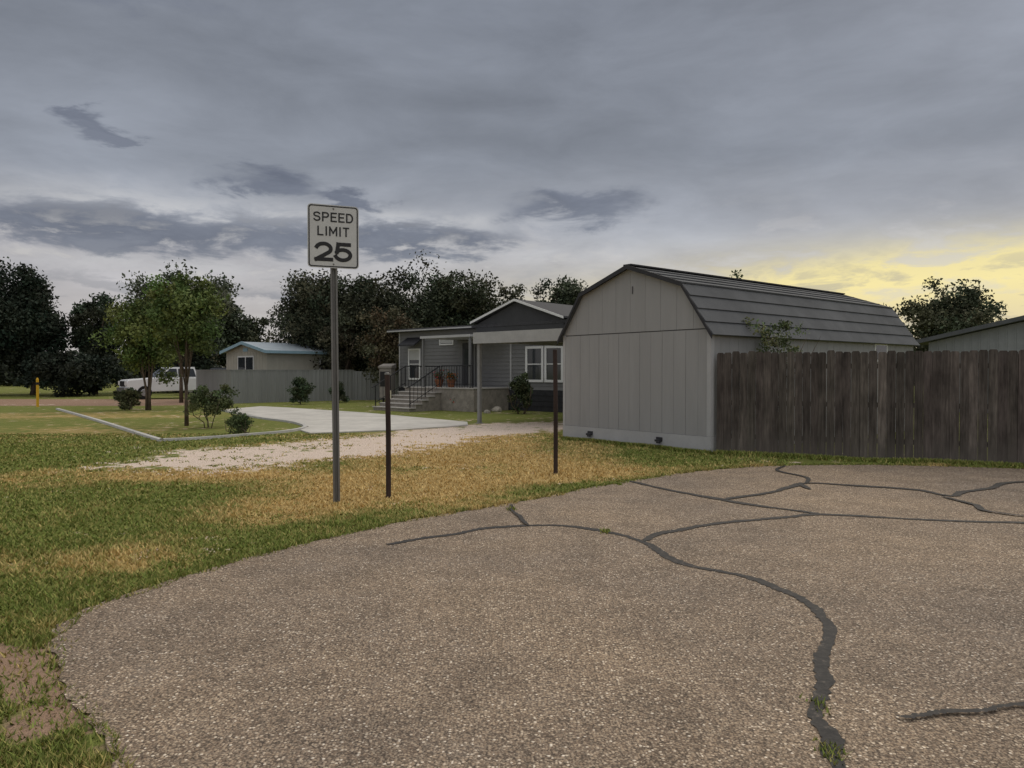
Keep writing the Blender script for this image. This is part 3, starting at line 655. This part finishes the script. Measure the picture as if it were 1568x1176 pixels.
for k in range(28): mb.bb(k*.3,k*.3+.05,-.02,0,0,2.78+(.2*min(k*.3,8.4-k*.3)))
mb.obj('walls',simple('pale_corrugated_wall',(.24,.25,.255),.08,2,.6),e)
mb=MB(); 
for x0 in(-.5,8.9): mb.prism([(x0,-.35,2.70),(x0,-.35,2.86),(4.2,-.35,3.84),(4.2,-.35,3.68)],(0,12.7,0))
mb.obj('roof',simple('dark_roof_edge',(.09,.095,.10),.15,4,.7),e)

# ------------------------------------------------------------------ vehicles
def pickup(name,loc,rz,col,parked=True):
    e=empty(name,loc,rz); paint=simple(name+'_paint',col,.03,2,.25,.6); tyre=simple('tyre_rubber',(.015,.015,.015),.1,9,.9); chrome=simple('chrome',(.45,.45,.46),.05,4,.25,.5,.7)
    W=1.9
    body=[(-2.75,.55),(-2.8,.95),(-2.7,1.12),(-1.5,1.22),(-1.15,1.24),(2.75,1.24),(2.8,.6),(2.3,.5),(-2.3,.42)]
    mb=MB(); mb.prism([(x,-W/2,z) for x,z in body],(0,W,0)); o=mb.obj('body',paint,e,.04)
    mb=MB()
    lo=[(-1.25,-.88,1.23),(1.15,-.88,1.23),(1.15,.88,1.23),(-1.25,.88,1.23)]; hi=[(-.5,-.72,1.86),(.98,-.72,1.88),(.98,.72,1.88),(-.5,.72,1.86)]
    mb.face(lo); mb.face(hi)
    for k in range(4): mb.face([lo[k],lo[(k+1)%4],hi[(k+1)%4],hi[k]])
    mb.obj('cab',paint,e,.04)
    mb=MB()
    for s in(-1,1):
        mb.face([(-.95,s*.895,1.30),(-.05,s*.895,1.30),(-.05,s*.775,1.77),(-.42,s*.775,1.77)]); mb.face([(.03,s*.895,1.30),(1.02,s*.895,1.30),(.90,s*.775,1.77),(.03,s*.775,1.77)])
    mb.face([(-1.21,-.78,1.30),(-1.21,.78,1.30),(-.60,.68,1.80),(-.60,-.68,1.80)]); mb.face([(1.16,-.75,1.30),(1.16,.75,1.30),(1.02,.66,1.78),(1.02,-.66,1.78)])
    mb.obj('windows',glass,e)
    mb=MB()
    for x in(-1.85,1.75):
        for s in(-1,1):
            mb.tube([(x,s*.72,.39),(x,s*.97,.39)],[.39,.39],20,0); mb.tube([(x,s*.965,.39),(x,s*.98,.39)],[.22,.2],12,1)
    mb.obj('wheels',[tyre,chrome],e)
    mb=MB(); mb.bb(-2.92,-2.78,-.92,.92,.45,.68,0); mb.bb(2.8,2.93,-.92,.92,.48,.68,0); mb.bb(-2.83,-2.76,-.5,.5,.75,1.05,1)
    for s in(-1,1): mb.bb(-2.83,-2.75,s*.76-.17,s*.76+.17,.82,1.05,2); mb.bb(-1.05,-.85,s*1.03-.09,s*1.03+.09,1.28,1.46,1); mb.bb(2.78,2.82,s*.86-.07,s*.86+.07,.8,1.15,3)
    mb.bb(1.25,2.7,-.8,.8,1.238,1.25,1)
    mb.obj('trim',[chrome,tyre,white,simple('tail_lamp',(.3,.02,.02),.1)],e)
pickup('white_pickup_truck',(-20.35,44.5,0),R(40),(.78,.79,.80))
pickup('dark_pickup_truck',(-20.4,51.5,0),R(25),(.03,.033,.038))

# ------------------------------------------------------------------ camera
cam=bpy.data.cameras.new('camera'); cam.lens=26.0; cam.sensor_width=36; cam.clip_end=4000
co=bpy.data.objects.new('camera',cam); link(co); co.location=(0,0,1.6); co.rotation_euler=(R(90-.96),0,0); scene.camera=co

# ------------------------------------------------------------------ world sky
SUN_EL,SUN_AZ=R(42),R(38)
w=bpy.data.worlds.new('World'); scene.world=w; w.use_nodes=True; nt=w.node_tree; nt.nodes.clear()
out=nt.nodes.new('ShaderNodeOutputWorld')
sky=ND(nt,'ShaderNodeTexSky',{'sky_type':'NISHITA','sun_disc':False,'sun_elevation':SUN_EL,'sun_rotation':SUN_AZ})
bg1=ND(nt,'ShaderNodeBackground',None,{0:sky.outputs[0],1:.08})
tc=nt.nodes.new('ShaderNodeTexCoord').outputs['Generated']
nv=ND(nt,'ShaderNodeVectorMath',{'operation':'NORMALIZE'},{0:tc}).outputs[0]
s=ND(nt,'ShaderNodeSeparateXYZ',None,{0:nv}).outputs
el=M(nt,'ARCSINE',s[2]); az=M(nt,'ARCTAN2',s[0],s[1])
def L3(r,g,b_): 
    f=lambda c:((c/255+.055)/1.055)**2.4 if c>10 else c/255/12.92
    return (f(r),f(g),f(b_))
elc=M(nt,'MAXIMUM',el,0.0)
cv=ND(nt,'ShaderNodeCombineXYZ',None,{0:az,1:M(nt,'MULTIPLY',el,3.0),2:0.0}).outputs[0]
nA=NOISE(nt,MAPV(nt,cv,(1,1,1),(0.3,0,0),(0,0,R(-18))),1.7,3,.5,.3); nB=NOISE(nt,MAPV(nt,cv,(1,1,1),(4.2,1.7,0)),5.5,5,.6,.3)
cv2=ND(nt,'ShaderNodeCombineXYZ',None,{0:M(nt,'MULTIPLY',az,3.0),1:M(nt,'MULTIPLY',el,10.0),2:0.5}).outputs[0]
nC=NOISE(nt,cv2,3.6,6,.62,.3)
def SUM(*x):
    r_=x[0]
    for q in x[1:]: r_=M(nt,'ADD',r_,q)
    return r_
azw=SUM(az,M(nt,'MULTIPLY',M(nt,'SUBTRACT',nB,.5),.30)); eww=SUM(el,M(nt,'MULTIPLY',M(nt,'SUBTRACT',nC,.5),.09))
def GA(v,c,sd): 
    q=M(nt,'DIVIDE',M(nt,'SUBTRACT',v,c),sd); return M(nt,'EXPONENT',M(nt,'MULTIPLY',M(nt,'MULTIPLY',q,q),-1.0))
def blob(a0,e0,sa,se): return M(nt,'MULTIPLY',GA(az,a0,sa),GA(el,e0,se))
def wblob(a0,e0,sa,se): return M(nt,'MULTIPLY',GA(azw,a0,sa),GA(eww,e0,se))
elw=SUM(elc,M(nt,'MULTIPLY',M(nt,'SUBTRACT',nA,.5),.14),M(nt,'MULTIPLY',M(nt,'SUBTRACT',nC,.5),.035))
pos=M(nt,'DIVIDE',elw,1.5708)
base=RAMP(nt,pos,[(0,L3(189,184,182)),(.04,L3(189,184,184)),(.085,L3(182,180,184)),(.122,L3(163,166,174)),(.165,L3(144,149,159)),(.30,L3(124,129,139)),(.42,L3(170,173,178)),(1,(1.25,1.23,1.19))])  # zenith end, out of view, raised well above visible sky to light the ground
base=MIX(nt,1,base,RAMP(nt,nB,[(.3,.86),(.7,1.13)]),'MULTIPLY')
base=MIX(nt,1,base,RAMP(nt,nA,[(.30,.76),(.70,1.24)]),'MULTIPLY')
# low sunset break on the right
glow=SUM(M(nt,'MULTIPLY',blob(.60,.100,.28,.045),1.6),M(nt,'MULTIPLY',blob(.40,.045,.42,.07),.95))
streak=RAMP(nt,nC,[(.38,.5),(.52,1)])
gcol=RAMP(nt,el,[(0,L3(214,203,178)),(.06,L3(230,214,170)),(.105,L3(250,233,164)),(.15,L3(234,220,162)),(.22,L3(190,188,178))])
col=MIX(nt,M(nt,'MULTIPLY',glow,streak,clamp=True),base,gcol)
# dark stratus bank with pale, torn upper rims
rimv=SUM(wblob(-.46,.202,.28,.016),blob(.02,.155,.20,.022),blob(-.42,.13,.25,.012),M(nt,'MULTIPLY',blob(-.12,.20,.14,.012),.8))
nBC=M(nt,'ADD',M(nt,'MULTIPLY',nC,.7),M(nt,'MULTIPLY',nB,.3))
col=MIX(nt,M(nt,'MULTIPLY',rimv,RAMP(nt,nBC,[(.40,0),(.60,.75)])),col,L3(207,206,206))
bank=SUM(wblob(-.50,.168,.22,.028),wblob(-.13,.172,.17,.022),wblob(.10,.220,.095,.026),wblob(-.485,.285,.035,.014),wblob(-.34,.242,.07,.020),wblob(-.23,.222,.05,.012),
  M(nt,'MULTIPLY',wblob(-.52,.445,.16,.04),.85),M(nt,'MULTIPLY',wblob(-.30,.10,.14,.012),.55))
bm_=RAMP(nt,M(nt,'MULTIPLY',bank,M(nt,'ADD',M(nt,'MULTIPLY',M(nt,'SUBTRACT',nBC,.5),2.2),1.1)),[(.22,0),(.95,.92)],'EASE')
col=MIX(nt,bm_,col,MIX(nt,RAMP(nt,nBC,[(.4,0),(.6,1)]),L3(98,103,117),L3(120,125,138)))
low=M(nt,'MULTIPLY',GA(el,.08,.055),RAMP(nt,nC,[(.52,0),(.62,.65)]))
col=MIX(nt,low,col,L3(150,150,155))
hi_=M(nt,'MULTIPLY',GA(el,.12,.06),RAMP(nt,nC,[(.36,.5),(.46,0)]))
col=MIX(nt,hi_,col,L3(211,208,203))
col=MIX(nt,M(nt,'GREATER_THAN',s[2],-.002),(.12,.11,.08),col)
back=RAMP(nt,M(nt,'MULTIPLY_ADD',s[1],-.5,.5),[(.5,(1.0,1.0,1.0)),(.75,(1.66,1.62,1.56)),(1,(1.78,1.72,1.64))])  # unseen sky behind the viewer brightened as added fill light
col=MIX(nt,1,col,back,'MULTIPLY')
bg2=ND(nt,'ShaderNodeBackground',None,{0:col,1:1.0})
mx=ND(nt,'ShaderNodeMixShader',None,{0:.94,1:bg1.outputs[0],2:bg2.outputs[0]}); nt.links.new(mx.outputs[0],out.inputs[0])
sl=bpy.data.lights.new('sun','SUN'); sl.energy=1.45; sl.angle=R(60); sl.color=(1,.89,.72)
so=bpy.data.objects.new('sun',sl); link(so)
d=Vector((math.sin(SUN_AZ)*math.cos(SUN_EL),math.cos(SUN_AZ)*math.cos(SUN_EL),math.sin(SUN_EL))); so.rotation_euler=d.to_track_quat('Z','Y').to_euler(); so.location=d*50
scene.view_settings.view_transform='Standard'; scene.view_settings.look='None'; scene.view_settings.exposure=0
